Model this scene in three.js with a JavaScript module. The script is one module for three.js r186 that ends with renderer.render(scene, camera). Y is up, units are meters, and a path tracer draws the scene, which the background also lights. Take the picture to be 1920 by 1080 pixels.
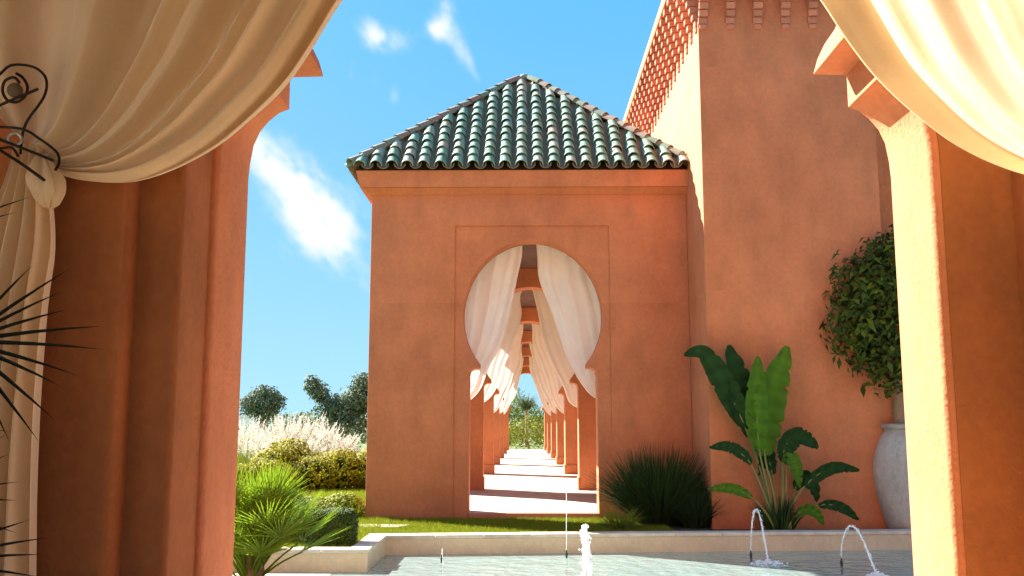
import * as THREE from 'three';
import { RoundedBoxGeometry } from 'three/addons/geometries/RoundedBoxGeometry.js';
import { mergeGeometries, toCreasedNormals } from 'three/addons/utils/BufferGeometryUtils.js';

// ---------------------------------------------------------------- camera, exposure, sun, sky
const scene = new THREE.Scene();
const camera = new THREE.PerspectiveCamera(33.4, 16 / 9, 0.1, 2000);
camera.position.set(0, 1.41, 0);
camera.rotation.set(8.2 * Math.PI / 180, 0.0122, 0, 'YXZ');
scene.add(camera);
const renderer = new THREE.WebGLRenderer({ antialias: true });
renderer.toneMapping = THREE.LinearToneMapping;
renderer.toneMappingExposure = 4.55;
renderer.shadowMap.enabled = true;

const SUN_AZ = 36 * Math.PI / 180, SUN_EL = 37 * Math.PI / 180;      // from the left and a little behind the buildings
const sunDir = new THREE.Vector3(-Math.cos(SUN_AZ) * Math.cos(SUN_EL), Math.sin(SUN_EL), -Math.sin(SUN_AZ) * Math.cos(SUN_EL));
const sun = new THREE.DirectionalLight(new THREE.Color(1, 0.95, 0.87), 5);
sun.position.copy(sunDir).multiplyScalar(80); sun.position.z -= 14;
sun.target.position.set(0, 0, -14);
sun.castShadow = true; sun.shadow.mapSize.set(4096, 4096);
Object.assign(sun.shadow.camera, { left: -40, right: 40, top: 40, bottom: -40, near: 1, far: 220 });
scene.add(sun, sun.target);

// seeded random numbers and value noise
function rng(seed) { let a = seed >>> 0; return () => { a = (a + 0x6D2B79F5) | 0; let t = Math.imul(a ^ (a >>> 15), 1 | a); t = (t + Math.imul(t ^ (t >>> 7), 61 | t)) ^ t; return ((t ^ (t >>> 14)) >>> 0) / 4294967296; }; }
const hash = (x, y, z) => { let h = Math.imul(x, 374761393) + Math.imul(y, 668265263) + Math.imul(z, 2147483647 ^ 0x5bd1e995); h = Math.imul(h ^ (h >>> 13), 1274126177); return ((h ^ (h >>> 16)) >>> 0) / 4294967296; };
const sm = (t) => t * t * (3 - 2 * t);
const mod = (a, n) => ((a % n) + n) % n;
function vnoise(x, y, z = 0, per = 0) {                              // per: period in cells on x and y, 0 for none
  const X = Math.floor(x), Y = Math.floor(y), Z = Math.floor(z), fx = sm(x - X), fy = sm(y - Y), fz = sm(z - Z);
  const w = (a) => per ? mod(a, per) : a, h = (i, j, k) => hash(w(X + i), w(Y + j), Z + k), L = (a, b, t) => a + (b - a) * t;
  if (fz === 0) return L(L(h(0, 0, 0), h(1, 0, 0), fx), L(h(0, 1, 0), h(1, 1, 0), fx), fy);
  return L(L(L(h(0, 0, 0), h(1, 0, 0), fx), L(h(0, 1, 0), h(1, 1, 0), fx), fy), L(L(h(0, 0, 1), h(1, 0, 1), fx), L(h(0, 1, 1), h(1, 1, 1), fx), fy), fz);
}
function fbm(x, y, z, oct, per = 0) { let s = 0, a = 0.5, n = 0; for (let i = 0; i < oct; i++) { s += a * vnoise(x, y, z + i * 17, per); n += a; a *= 0.5; x *= 2; y *= 2; per *= 2; } return s / n; }
const clamp = (x, a = 0, b = 1) => Math.min(b, Math.max(a, x)), smooth = (a, b, x) => sm(clamp((x - a) / (b - a)));
const mix = (a, b, t) => a + (b - a) * t, R = (d) => d * Math.PI / 180;

{ // the sky: clear blue air, paler towards the horizon and the sun, and a few small clouds
  const W = 3584, H = 1792, data = new Uint16Array(W * H * 4), half = THREE.DataUtils.toHalfFloat;
  // clouds: azimuth from -z, elevation, half sizes, turn (degrees), strength
  const C = [[-9.4, 22.9, 1.1, 0.75, -25, 1.1], [-8.2, 22.5, 1.1, 0.7, 0, 1.2], [-9.0, 22.2, 0.8, 0.5, 0, 0.9], [-5.2, 23.2, 1.15, 0.75, 10, 1.15], [-4.9, 24.2, 0.9, 0.8, 60, 1.0], [-4.0, 22.2, 0.55, 1.3, 28, 0.95], [-3.1, 20.9, 0.3, 1.1, 25, 0.6],
    [-15.9, 15.8, 1.9, 0.9, -35, 0.7], [-14.2, 14.5, 2.2, 1.2, -42, 1.0], [-12.6, 12.7, 2.1, 1.7, -50, 1.25], [-11.7, 11.4, 1.3, 1.5, -40, 1.1], [-10.6, 9.6, 1.5, 0.7, -45, 0.75], [-9.7, 8.4, 1.0, 0.5, -40, 0.4],
    [-7.85, 19.2, 0.42, 0.95, 18, 0.65], [-9.2, 20.3, 0.35, 0.6, 20, 0.4], [-10.6, 20.4, 0.25, 0.5, 10, 0.3], [-10.5, 21.3, 0.3, 0.5, 0, 0.3]];
  const r = rng(5);
  for (let i = 0; i < 70; i++) {                                     // the same fair-weather clouds all round
    const az = r() * 360 - 180, el = 8 + r() * 46, s = 1.2 + r() * 2.6;
    if (Math.abs(az) < 34 && el < 36) continue;
    for (let k = 0; k < 4; k++) C.push([az + (r() - 0.5) * 3 * s, el + (r() - 0.5) * 1.6 * s, s * (0.7 + r() * 0.7), s * (0.4 + r() * 0.4), r() * 50 - 25, 0.7 + r() * 0.5]);
  }
  const byCol = Array.from({ length: 72 }, () => []);
  for (const c of C) { c[6] = Math.cos(R(c[4])); c[7] = Math.sin(R(c[4])); if (c[1] < 17 || Math.abs(c[0]) > 34) { c[2] *= 1.35; c[3] *= 1.35; } const m = Math.max(c[2], c[3]) * 2.2 / Math.cos(R(c[1])); for (let k = Math.floor((c[0] - m + 180) / 5); k <= Math.floor((c[0] + m + 180) / 5); k++) byCol[mod(k, 72)].push(c); }
  for (let j = 0; j < H; j++) {
    const el = ((j + 0.5) / H - 0.5) * Math.PI, eld = el * 180 / Math.PI, up = Math.max(0, Math.sin(el)), ce = Math.cos(el);
    for (let i = 0; i < W; i++) {
      const th = ((i + 0.5) / W - 0.5) * 2 * Math.PI, x = Math.cos(th) * ce, z = Math.sin(th) * ce;
      const az = Math.atan2(x, -z) * 180 / Math.PI;
      const t = Math.pow(1 - up, 3.1), g = Math.max(0, x * sunDir.x + Math.sin(el) * sunDir.y + z * sunDir.z);
      const glow = 0.55 * Math.pow(g, 8) + 1.2 * Math.pow(g, 60);
      let cr = mix(0.0145, 0.112, t) + 0.16 * glow, cg = mix(0.108, 0.196, t) + 0.17 * glow, cb = mix(0.238, 0.245, t) + 0.18 * glow;
      let d = 0;
      for (const c of byCol[clamp(Math.floor((az + 180) / 5), 0, 71)]) {
        let da = az - c[0]; if (da > 180) da -= 360; if (da < -180) da += 360;
        da *= ce; const de = eld - c[1], a = (da * c[6] + de * c[7]) / c[2], b = (-da * c[7] + de * c[6]) / c[3], q = a * a + b * b;
        if (q < 5) d += c[5] * Math.exp(-q * 1.15);
      }
      if (d > 0.02) {
        const n = fbm((az - eld) * 0.42, (az + eld) * 0.85, 3, 5), f = fbm((az - eld) * 1.5 + 9, (az + eld) * 2.6, 8, 4);
        d = clamp(smooth(-0.05, 1.75, d * (0.02 + 1.75 * n) - 0.40 * f)) * 0.9;
        cr = mix(cr, 0.255, d); cg = mix(cg, 0.255, d); cb = mix(cb, 0.257, d);
      }
      const o = (j * W + i) * 4;
      data[o] = half(cr); data[o + 1] = half(cg); data[o + 2] = half(cb); data[o + 3] = half(1);
    }
  }
  const sky = new THREE.DataTexture(data, W, H, THREE.RGBAFormat, THREE.HalfFloatType);
  sky.mapping = THREE.EquirectangularReflectionMapping; sky.magFilter = THREE.LinearFilter; sky.minFilter = THREE.LinearFilter; sky.needsUpdate = true;
  scene.background = sky; scene.environment = sky;
}

// ---------------------------------------------------------------- helpers
const used = {};
function numbered(n) { used[n] = (used[n] ?? -1) + 1; return used[n] ? n + '_' + String(used[n]).padStart(3, '0') : n; }
function tag(o, label, category, group) { o.userData = { label, category }; if (group) o.userData.group = group; return o; }
function thing(name, label, category, pos = [0, 0, 0], group) { const o = new THREE.Group(); o.name = numbered(name); o.position.set(...pos); scene.add(o); return tag(o, label, category, group); }
function part(name, geo, mat, parent, label, kind) {
  const m = new THREE.Mesh(geo, mat); m.name = parent === scene ? numbered(name) : name; m.castShadow = m.receiveShadow = true; parent.add(m);
  if (label) m.userData.label = label; if (kind) m.userData.kind = kind; return m;
}
function struct(name, geo, mat) { return part(name, geo, mat, scene, null, 'structure'); }
function metres(geo, s = 1, ox = 0, oy = 0) {                         // uv in metres on the plane that each face lies nearest to
  const g = geo.index ? geo.toNonIndexed() : geo, p = g.attributes.position, uv = new Float32Array(p.count * 2), a = new THREE.Vector3(), b = new THREE.Vector3(), c = new THREE.Vector3();
  for (let i = 0; i < p.count; i += 3) {
    a.fromBufferAttribute(p, i); b.fromBufferAttribute(p, i + 1).sub(a); c.fromBufferAttribute(p, i + 2).sub(a); b.cross(c);
    const X = Math.abs(b.x), Y = Math.abs(b.y), Z = Math.abs(b.z);
    for (let k = 0; k < 3; k++) { const x = p.getX(i + k), y = p.getY(i + k), z = p.getZ(i + k); const [u, v] = Y >= X && Y >= Z ? [x, z] : X > Z ? [z, y] : [x, y]; uv[(i + k) * 2] = u * s + ox; uv[(i + k) * 2 + 1] = v * s + oy; }
  }
  g.setAttribute('uv', new THREE.BufferAttribute(uv, 2)); return g;
}
const box = (x0, x1, y0, y1, z0, z1, r = 0.012) => metres(new RoundedBoxGeometry(x1 - x0, y1 - y0, z1 - z0, 2, r).translate((x0 + x1) / 2, (y0 + y1) / 2, (z0 + z1) / 2));
function slab(pts, z0, z1, bev = 0.015, holes = [], curve = 12, seg = 2) {     // an outline in x and y, solid from z0 to z1
  const s = new THREE.Shape(pts.map((p) => new THREE.Vector2(p[0], p[1])));
  for (const h of holes) s.holes.push(new THREE.Path(h.map((p) => new THREE.Vector2(p[0], p[1]))));
  const g = new THREE.ExtrudeGeometry(s, { depth: z1 - z0 - 2 * bev, bevelEnabled: bev > 0, bevelSize: bev, bevelThickness: bev, bevelOffset: -bev, bevelSegments: seg, curveSegments: curve }).translate(0, 0, z0 + bev);
  return metres(toCreasedNormals(g, 0.7));
}
function plan(pts, y0, y1, bev = 0.012, holes) { const g = slab(pts.map(([x, z]) => [x, -z]), y0, y1, bev, (holes ?? []).map((h) => h.map(([x, z]) => [x, -z]))); return metres(g.rotateX(-Math.PI / 2)); }
function tube(pts, r, seg = 24, rad = 6, taper) {
  const c = new THREE.CatmullRomCurve3(pts.map((p) => new THREE.Vector3(...p))), g = new THREE.TubeGeometry(c, seg, 1, rad, false), p = g.attributes.position, q = new THREE.Vector3(), o = new THREE.Vector3();
  for (let i = 0; i <= seg; i++) { c.getPointAt(i / seg, o); const k = typeof r === 'function' ? r(i / seg) : r; for (let j = 0; j <= rad; j++) { const n = i * (rad + 1) + j; q.fromBufferAttribute(p, n).sub(o).multiplyScalar(k).add(o); p.setXYZ(n, q.x, q.y, q.z); } }
  return g;
}
function geo(pos, idx, uv, col) {
  const g = new THREE.BufferGeometry(); g.setAttribute('position', new THREE.Float32BufferAttribute(pos, 3));
  g.setAttribute('uv', new THREE.Float32BufferAttribute(uv ?? new Float32Array(pos.length / 3 * 2), 2)); if (col) g.setAttribute('color', new THREE.Float32BufferAttribute(col, 3));
  g.setIndex(idx); g.computeVertexNormals(); return g;
}
const join = (list) => mergeGeometries(list.map((g) => { const n = g.index ? g.toNonIndexed() : g; for (const k of Object.keys(n.attributes)) if (!['position', 'normal', 'uv'].includes(k)) n.deleteAttribute(k); return n; }));

// ---------------------------------------------------------------- textures and materials
function canvas(n, fn, srgb) {                                       // fn(u, v) gives linear colour or [height]
  const d = new Uint8Array(n * n * 4), enc = (x) => { x = clamp(x); return 255 * (srgb ? (x <= 0.0031308 ? 12.92 * x : 1.055 * Math.pow(x, 1 / 2.4) - 0.055) : x); };
  for (let j = 0; j < n; j++) for (let i = 0; i < n; i++) { const c = fn((i + 0.5) / n, (j + 0.5) / n), o = (j * n + i) * 4; d[o] = enc(c[0]); d[o + 1] = enc(c[1] ?? c[0]); d[o + 2] = enc(c[2] ?? c[0]); d[o + 3] = 255; }
  const t = new THREE.DataTexture(d, n, n); t.wrapS = t.wrapT = THREE.RepeatWrapping; t.magFilter = THREE.LinearFilter; t.minFilter = THREE.LinearMipmapLinearFilter; if (srgb) t.colorSpace = THREE.SRGBColorSpace; t.needsUpdate = true; return t;
}
const rep = (t, x, y = x) => { const c = t.clone(); c.repeat.set(x, y); c.needsUpdate = true; return c; };
const plasterCol = (r, g, b, amt, n = 1024) => canvas(n, (u, v) => {
  const big = fbm(u * 3, v * 3, 1, 4, 3) - 0.5, mid = fbm(u * 12, v * 9, 5, 4, 12) - 0.5, fine = fbm(u * 90, v * 90, 7, 2, 90) - 0.5, hue = fbm(u * 4, v * 4, 21, 3, 4) - 0.5, streak = fbm(u * 24, v * 3, 30, 3, 3) - 0.5;
  const k = 1 + amt * (0.7 * big + 0.75 * mid + 0.35 * fine + 0.3 * streak);
  return [r * k * (1 + 0.10 * hue * amt), g * k * (1 + 0.25 * hue * amt), b * k * (1 + 0.4 * hue * amt)];
}, true);
const plasterBump = canvas(1024, (u, v) => { const a = fbm(u * 14 + 0.4 * fbm(u * 6, v * 6, 2, 2, 6), v * 14, 11, 4, 14), f = fbm(u * 120, v * 120, 3, 2, 120); return [clamp(0.55 * a + 0.45 * f)]; });
const M = {};
const plaster = (map, k = 1) => new THREE.MeshStandardMaterial({ map: rep(map, 0.3), bumpMap: rep(plasterBump, 0.45), bumpScale: 0.009 * k, roughness: 0.92 });
const terra = plasterCol(0.57, 0.188, 0.077, 0.45);
M.terra = plaster(terra);
M.terraShaded = plaster(plasterCol(0.36, 0.115, 0.032, 0.55, 512), 0.8);  // darkened terracotta: the arcade's interior shade is put into its colour
M.timber = new THREE.MeshStandardMaterial({ map: rep(plasterCol(0.13, 0.05, 0.03, 0.8, 256), 0.6), roughness: 0.8 });
M.brick = [1, 0.88, 1.1].map((k) => new THREE.MeshStandardMaterial({ color: new THREE.Color(0.58 * k, 0.22 * k, 0.125 * k), roughness: 0.9, bumpMap: rep(plasterBump, 2), bumpScale: 0.006 }));
M.floor = new THREE.MeshStandardMaterial({ map: rep(plasterCol(0.54, 0.455, 0.365, 0.35, 512), 0.5), bumpMap: rep(plasterBump, 0.5), bumpScale: 0.003, roughness: 0.7 });
M.coping = [1, 0.94, 1.05].map((k) => new THREE.MeshStandardMaterial({ map: rep(plasterCol(0.66 * k, 0.53 * k, 0.38 * k, 0.5, 256), 0.8), bumpMap: rep(plasterBump, 1), bumpScale: 0.004, roughness: 0.75 }));
const mosaic = canvas(512, (u, v) => { const N = 32, i = Math.floor(u * N), j = Math.floor(v * N), fu = u * N - i, fv = v * N - j, gr = Math.min(fu, fv, 1 - fu, 1 - fv) < 0.07 ? 0.95 : 1, k = gr * (0.95 + 0.09 * hash(i, j, 4)) * (0.9 + 0.25 * fbm(u * 4, v * 4, 2, 3, 4)); return [0.72 * k, 0.52 * k, 0.32 * k]; }, true);
M.poolWall = new THREE.MeshStandardMaterial({ map: rep(mosaic, 0.8), roughness: 0.5 });
const poolMosaic = canvas(512, (u, v) => { const N = 32, i = Math.floor(u * N), j = Math.floor(v * N), fu = u * N - i, fv = v * N - j, gr = Math.min(fu, fv, 1 - fu, 1 - fv) < 0.07 ? 0.9 : 1, k = gr * (0.88 + 0.2 * hash(i, j, 9)); return [0.52 * k, 0.64 * k, 0.58 * k]; }, true);
M.poolFloor = new THREE.MeshStandardMaterial({ map: rep(poolMosaic, 0.8), roughness: 0.5 });
M.water = new THREE.MeshPhysicalMaterial({ color: new THREE.Color(0.50, 0.66, 0.62), transmission: 0.62, thickness: 0, roughness: 0.12, ior: 1.33, bumpMap: rep(canvas(512, (u, v) => { const w = 0.35 * fbm(u * 6, v * 6, 40, 3, 6); return [clamp(0.65 * fbm(u * 10 + w, v * 14 + w, 2, 3, 2) + 0.35 * fbm(u * 36, v * 36, 8, 2, 36))]; }), 0.25), bumpScale: 0.05 });
M.spray = new THREE.MeshPhysicalMaterial({ color: 0xffffff, transmission: 0.45, thickness: 0, roughness: 0.75, ior: 1.33 });
M.iron = new THREE.MeshStandardMaterial({ color: new THREE.Color(0.02, 0.014, 0.01), roughness: 0.5, metalness: 0.6 });
M.nozzle = new THREE.MeshStandardMaterial({ color: new THREE.Color(0.05, 0.045, 0.04), roughness: 0.45, metalness: 0.7 });
const linen = (r, g, b) => canvas(512, (u, v) => { const k = 1 + 0.12 * (fbm(u * 5, v * 5, 2, 4, 5) - 0.5) + 0.06 * (fbm(u * 128, v * 128, 6, 2, 128) - 0.5); return [r * k, g * k, b * k]; }, true);
M.curtain = new THREE.MeshPhysicalMaterial({ map: rep(linen(0.92, 0.74, 0.49), 0.8), roughness: 1, transmission: 0.48, thickness: 0, side: THREE.DoubleSide });
M.sheer = new THREE.MeshPhysicalMaterial({ map: rep(linen(0.98, 0.90, 0.81), 0.8), roughness: 1, transmission: 0.3, thickness: 0, side: THREE.DoubleSide });
M.pot = new THREE.MeshStandardMaterial({ map: rep(plasterCol(0.46, 0.42, 0.36, 0.75, 512), 1), bumpMap: rep(plasterBump, 1), bumpScale: 0.02, roughness: 0.9 });
M.bark = new THREE.MeshStandardMaterial({ color: new THREE.Color(0.36, 0.24, 0.14), bumpMap: rep(plasterBump, 3, 1), bumpScale: 0.02, roughness: 0.95 });
M.soil = new THREE.MeshStandardMaterial({ map: rep(plasterCol(0.07, 0.045, 0.028, 1.5, 512), 0.7), bumpMap: rep(plasterBump, 1), bumpScale: 0.03, roughness: 1 });
M.ground = new THREE.MeshStandardMaterial({ map: rep(plasterCol(0.115, 0.15, 0.035, 1.4, 512), 0.25), bumpMap: rep(plasterBump, 1), bumpScale: 0.03, roughness: 1 });
M.hill = new THREE.MeshStandardMaterial({ map: rep(plasterCol(0.05, 0.085, 0.06, 1.6, 512), 0.03), roughness: 1 });
const leafMat = (r, g, b, tr = 0.35, rough = 0.55) => new THREE.MeshPhysicalMaterial({ color: new THREE.Color(r, g, b), vertexColors: true, transmission: tr, thickness: 0, roughness: Math.max(rough, 0.8), specularIntensity: 0.3, side: THREE.DoubleSide });
const matte = (r, g, b, rough = 0.7) => new THREE.MeshPhysicalMaterial({ specularIntensity: rough > 0.9 ? 0 : 1, color: new THREE.Color(r, g, b), vertexColors: true, roughness: rough, side: THREE.DoubleSide });

// ---------------------------------------------------------------- the ground
const POOL = [[-1.72, -12.3], [5.6, -12.95], [9, -12.95], [9, -6.9], [-1.78, -6.9], [-1.78, -9.14], [-3.3, -9.14], [-3.3, -10.9], [-1.72, -10.9]];   // x, z of the inner edge of the coping
const offset = (poly, d) => poly.map((p, i) => {                     // outward
  const n = poly.length, a = poly[(i + n - 1) % n], b = poly[(i + 1) % n], e1 = [p[0] - a[0], p[1] - a[1]], e2 = [b[0] - p[0], b[1] - p[1]], l1 = Math.hypot(...e1), l2 = Math.hypot(...e2);
  const n1 = [e1[1] / l1, -e1[0] / l1], n2 = [e2[1] / l2, -e2[0] / l2], k = 1 + n1[0] * n2[0] + n1[1] * n2[1];
  return [p[0] + d * (n1[0] + n2[0]) / k, p[1] + d * (n1[1] + n2[1]) / k];
});
const COPE = 0.24, poolOut = offset(POOL, COPE);
function sheet(outer, holes, y) { const s = new THREE.Shape(outer.map(([x, z]) => new THREE.Vector2(x, -z))); for (const h of holes) s.holes.push(new THREE.Path(h.map(([x, z]) => new THREE.Vector2(x, -z)))); return metres(new THREE.ShapeGeometry(s).rotateX(-Math.PI / 2).translate(0, y, 0)); }
struct('ground', sheet([[-500, -500], [500, -500], [500, 300], [-500, 300]], [offset(POOL, 0.1)], 0), M.ground);
struct('paving', plan([[-12, -6.45], [-12, 14], [14, 14], [14, -6.45], [-0.8, -6.45], [-0.8, -6.62], [-2.02, -6.62], [-2.02, -6.45]], -0.03, 0.05, 0.006), M.floor);
struct('flower_bed', sheet([[1.25, -12.86], [9, -13.28], [9, -14.5], [5.14, -14.5], [5.14, -13.6], [2.6, -13.6], [2.6, -15], [1.25, -15]], [], 0.006), M.soil);
struct('path', plan([[-3.6, -14.12], [-3.6, -13.72], [-1.75, -13.62], [-1.62, -13.95]], -0.02, 0.03, 0.006), M.floor);
{ // low hills far behind the garden
  const g = new THREE.PlaneGeometry(420, 120, 70, 20).rotateX(-Math.PI / 2).translate(-60, 0, -230), p = g.attributes.position;
  for (let i = 0; i < p.count; i++) { const x = p.getX(i), z = p.getZ(i), e = smooth(-172, -230, z) * smooth(-288, -240, z); p.setY(i, -0.3 + e * (1.5 + 5 * fbm(x * 0.02, z * 0.02, 3, 3))); }
  g.computeVertexNormals(); struct('hills', metres(g), M.hill);
}

// ---------------------------------------------------------------- the pool
{
  const t = thing('ornamental_pool', 'stepped ornamental pool with stone coping and tan mosaic sides before the tower', 'pool');
  const inn = POOL;
  part('pool_wall', plan(offset(POOL, 0.16), -0.72, 0.012, 0.002, [offset(POOL, 0.012)]), M.poolWall, t);
  part('pool_floor', sheet(offset(POOL, 0.1), [], -0.62), M.poolFloor, t);
  const r = rng(8);
  for (let i = 0; i < inn.length; i++) {                              // coping stones along every side
    const a = inn[i], b = inn[(i + 1) % inn.length], A = poolOut[i], B = poolOut[(i + 1) % inn.length], L = Math.hypot(b[0] - a[0], b[1] - a[1]);
    if (a[0] > 8 || b[0] > 8.9 && a[0] > 6) continue;
    const n = Math.max(1, Math.round(L / 0.62));
    for (let k = 0; k < n; k++) {
      const g = 0.003 / L, s0 = k / n + (k ? g : 0), s1 = (k + 1) / n - (k < n - 1 ? g : 0), lp = (p, q, s) => [mix(p[0], q[0], s), mix(p[1], q[1], s)], h = 0.058 + r() * 0.005;
      part('coping_stone', plan([lp(a, b, s0), lp(a, b, s1), lp(A, B, s1), lp(A, B, s0)], 0.014, h, 0.007), M.coping[Math.floor(r() * 3)], t);
    }
  }
}
{
  const g = new THREE.PlaneGeometry(13, 7, 1, 1);
  struct('water', sheet(offset(POOL, 0.03), [], -0.18), M.water);
}

// ---------------------------------------------------------------- the garden pavilion with its keyhole arch and tiled roof
const ACX = 0.147;
function keyhole(y0) {                                               // the outline of the opening, from the left foot over the top to the right foot
  const p = [[ACX - 1.0, y0], [ACX - 1.0, 2.2], [ACX - 0.985, 2.27], [ACX - 0.93, 2.31], [ACX - 0.84, 2.318], [ACX - 0.835, 2.352]];
  const a0 = Math.PI + Math.asin(0.735 / 1.14) * 1.0;
  for (let i = 0; i <= 44; i++) { const a = a0 + (-2 * (a0 - Math.PI / 2)) * (i / 44) , s = Math.sin(a), c = Math.cos(a); p.push([ACX + 1.102 * c, 3.13 + (s > 0 ? 1.225 : 1.14) * s]); }
  return p.concat(p.slice(0, 6).reverse().map(([x, y]) => [2 * ACX - x, y]));
}
const wallWith = (x0, x1, y0, y1, open) => [[x0, y0], ...open, [x1, y0], [x1, y1], [x0, y1]];
const pav = thing('garden_pavilion', 'square terracotta pavilion with keyhole arch and green tiled pyramid roof', 'pavilion');
part('wall', slab(wallWith(-2.43, 2.597, -0.05, 5.1, [[-1.09, -0.05], [-1.09, 4.575], [1.358, 4.575], [1.358, -0.05]]), -15.06, -15, 0.008), M.terra, pav);
part('arch_panel', slab(wallWith(-2.42, 2.595, 0.0, 5.1, keyhole(0.0)), -15.46, -15.038, 0.014), M.terra, pav, 'recessed panel pierced by the keyhole arch');
part('wall', slab(wallWith(-2.42, 2.595, 0.0, 5.1, keyhole(0.0)), -20.75, -20.3, 0.014), M.terra, pav);
{
  const side = (x0, x1) => { const arc = [[-15.95, 0]]; for (let i = 0; i <= 16; i++) { const a = Math.PI * i / 16; arc.push([-17.88 + 1.93 * Math.cos(a), 2.6 + 1.5 * Math.sin(a)]); } arc.push([-19.81, 0]);
    const g = slab([[-15.46, 0], [-15.46, 5.1], [-20.3, 5.1], [-20.3, 0], ...arc.reverse()], 0, x1 - x0, 0.014); return metres(g.rotateY(-Math.PI / 2).scale(1, 1, 1).translate(x1, 0, 0)); };
  part('wall', side(-2.42, -1.98), M.terra, pav);
  part('wall', box(2.2, 2.594, 0, 5.1, -20.3, -15.46), M.terra, pav);
  part('ceiling', box(-1.98, 2.2, 4.75, 5.08, -20.3, -15.46), M.timber, pav);
  part('floor', box(-2.4, 2.59, -0.1, 0.1, -20.9, -15.10, 0.01), M.floor, pav);
  part('threshold', box(-0.85, 1.144, -0.1, 0.094, -15.098, -15.015, 0.012), M.terra, pav);
  // cornice: a slightly flared band with a cove below it
  const band = (b, t, y0, y1) => { const g = new THREE.BoxGeometry(1, 1, 1, 1, 1, 1), p = g.attributes.position; for (let i = 0; i < p.count; i++) { const e = p.getY(i) > 0 ? t : b; p.setXYZ(i, p.getX(i) < 0 ? -2.43 - e : 2.6, p.getY(i) > 0 ? y1 : y0, p.getZ(i) > 0 ? -15 + e : -20.75 - e); } g.computeVertexNormals(); return metres(g); };
  part('cornice', join([band(0.17, 0.225, 5.17, 5.425), band(0.015, 0.13, 5.08, 5.168)]), M.terra, pav);
}
// roof
const roof = part('roof', (() => { const h = 2.7, y = 5.43, ap = [0.03, 7.87, -17.45], p = [[-2.67, y, -14.8], [2.6, y, -14.8], [2.6, y, -20.1], [-2.67, y, -20.1]]; const v = []; for (let i = 0; i < 4; i++) v.push(...p[i], ...p[(i + 1) % 4], ...ap); v.push(...p[0], ...p[2], ...p[1], ...p[0], ...p[3], ...p[2]); const g = new THREE.BufferGeometry(); g.setAttribute('position', new THREE.Float32BufferAttribute(v, 3)); g.computeVertexNormals(); return metres(g); })(), new THREE.MeshStandardMaterial({ color: new THREE.Color(0.06, 0.05, 0.04), roughness: 1 }), pav);
const tileCol = (r, g, b, seed) => canvas(128, (u, v) => { const n = fbm(u * 3, v * 3, seed, 4, 3), w = smooth(0.5, 0.75, fbm(u * 6, v * 6, seed + 40, 3, 6) + 0.32 * smooth(0.22, 0.0, v)), k = 0.75 + 0.5 * n; return [mix(r * k, 0.27, w * 0.45), mix(g * k, 0.26, w * 0.45), mix(b * k, 0.18, w * 0.45)]; }, true);
M.tiles = [[0.12, 0.265, 0.175], [0.15, 0.31, 0.22], [0.20, 0.31, 0.21], [0.10, 0.22, 0.155], [0.25, 0.32, 0.24], [0.29, 0.31, 0.23], [0.14, 0.29, 0.22], [0.31, 0.26, 0.20]].map((c, i) => new THREE.MeshPhysicalMaterial({ map: tileCol(...c, i * 7 + 3), roughness: 0.8, clearcoat: 0.03, clearcoatRoughness: 0.5, side: THREE.DoubleSide }));
M.hip = [[0.15, 0.21, 0.14], [0.22, 0.19, 0.13], [0.26, 0.17, 0.12]].map((c, i) => new THREE.MeshStandardMaterial({ map: tileCol(...c, i * 9 + 80), roughness: 0.9, side: THREE.DoubleSide }));
function tileShape(L, r0, r1, up = 1, seg = 8) {                      // a half-round tile along +y, bulging to +z (up 1) or hollow (up -1)
  const pos = [], uv = [], idx = [], th = 0.014;
  const ring = (y, r) => { const b = pos.length / 3; for (let i = 0; i <= seg; i++) { const a = Math.PI * i / seg; pos.push(-r * Math.cos(a), y, up * r * Math.sin(a)); uv.push(i / seg, y / L); } return b; };
  const o0 = ring(0, r0), o1 = ring(L, r1), e0 = ring(0, r0), e1 = ring(0, r0 - th), i0 = ring(0, r0 - th), i1 = ring(L, r1 - th);
  for (const [a, b] of [[o0, o1], [e1, e0], [i1, i0]]) for (let i = 0; i < seg; i++) up > 0 ? idx.push(a + i, b + i, a + i + 1, a + i + 1, b + i, b + i + 1) : idx.push(a + i, a + i + 1, b + i, a + i + 1, b + i + 1, b + i);
  return geo(pos, idx, uv);
}
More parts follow.
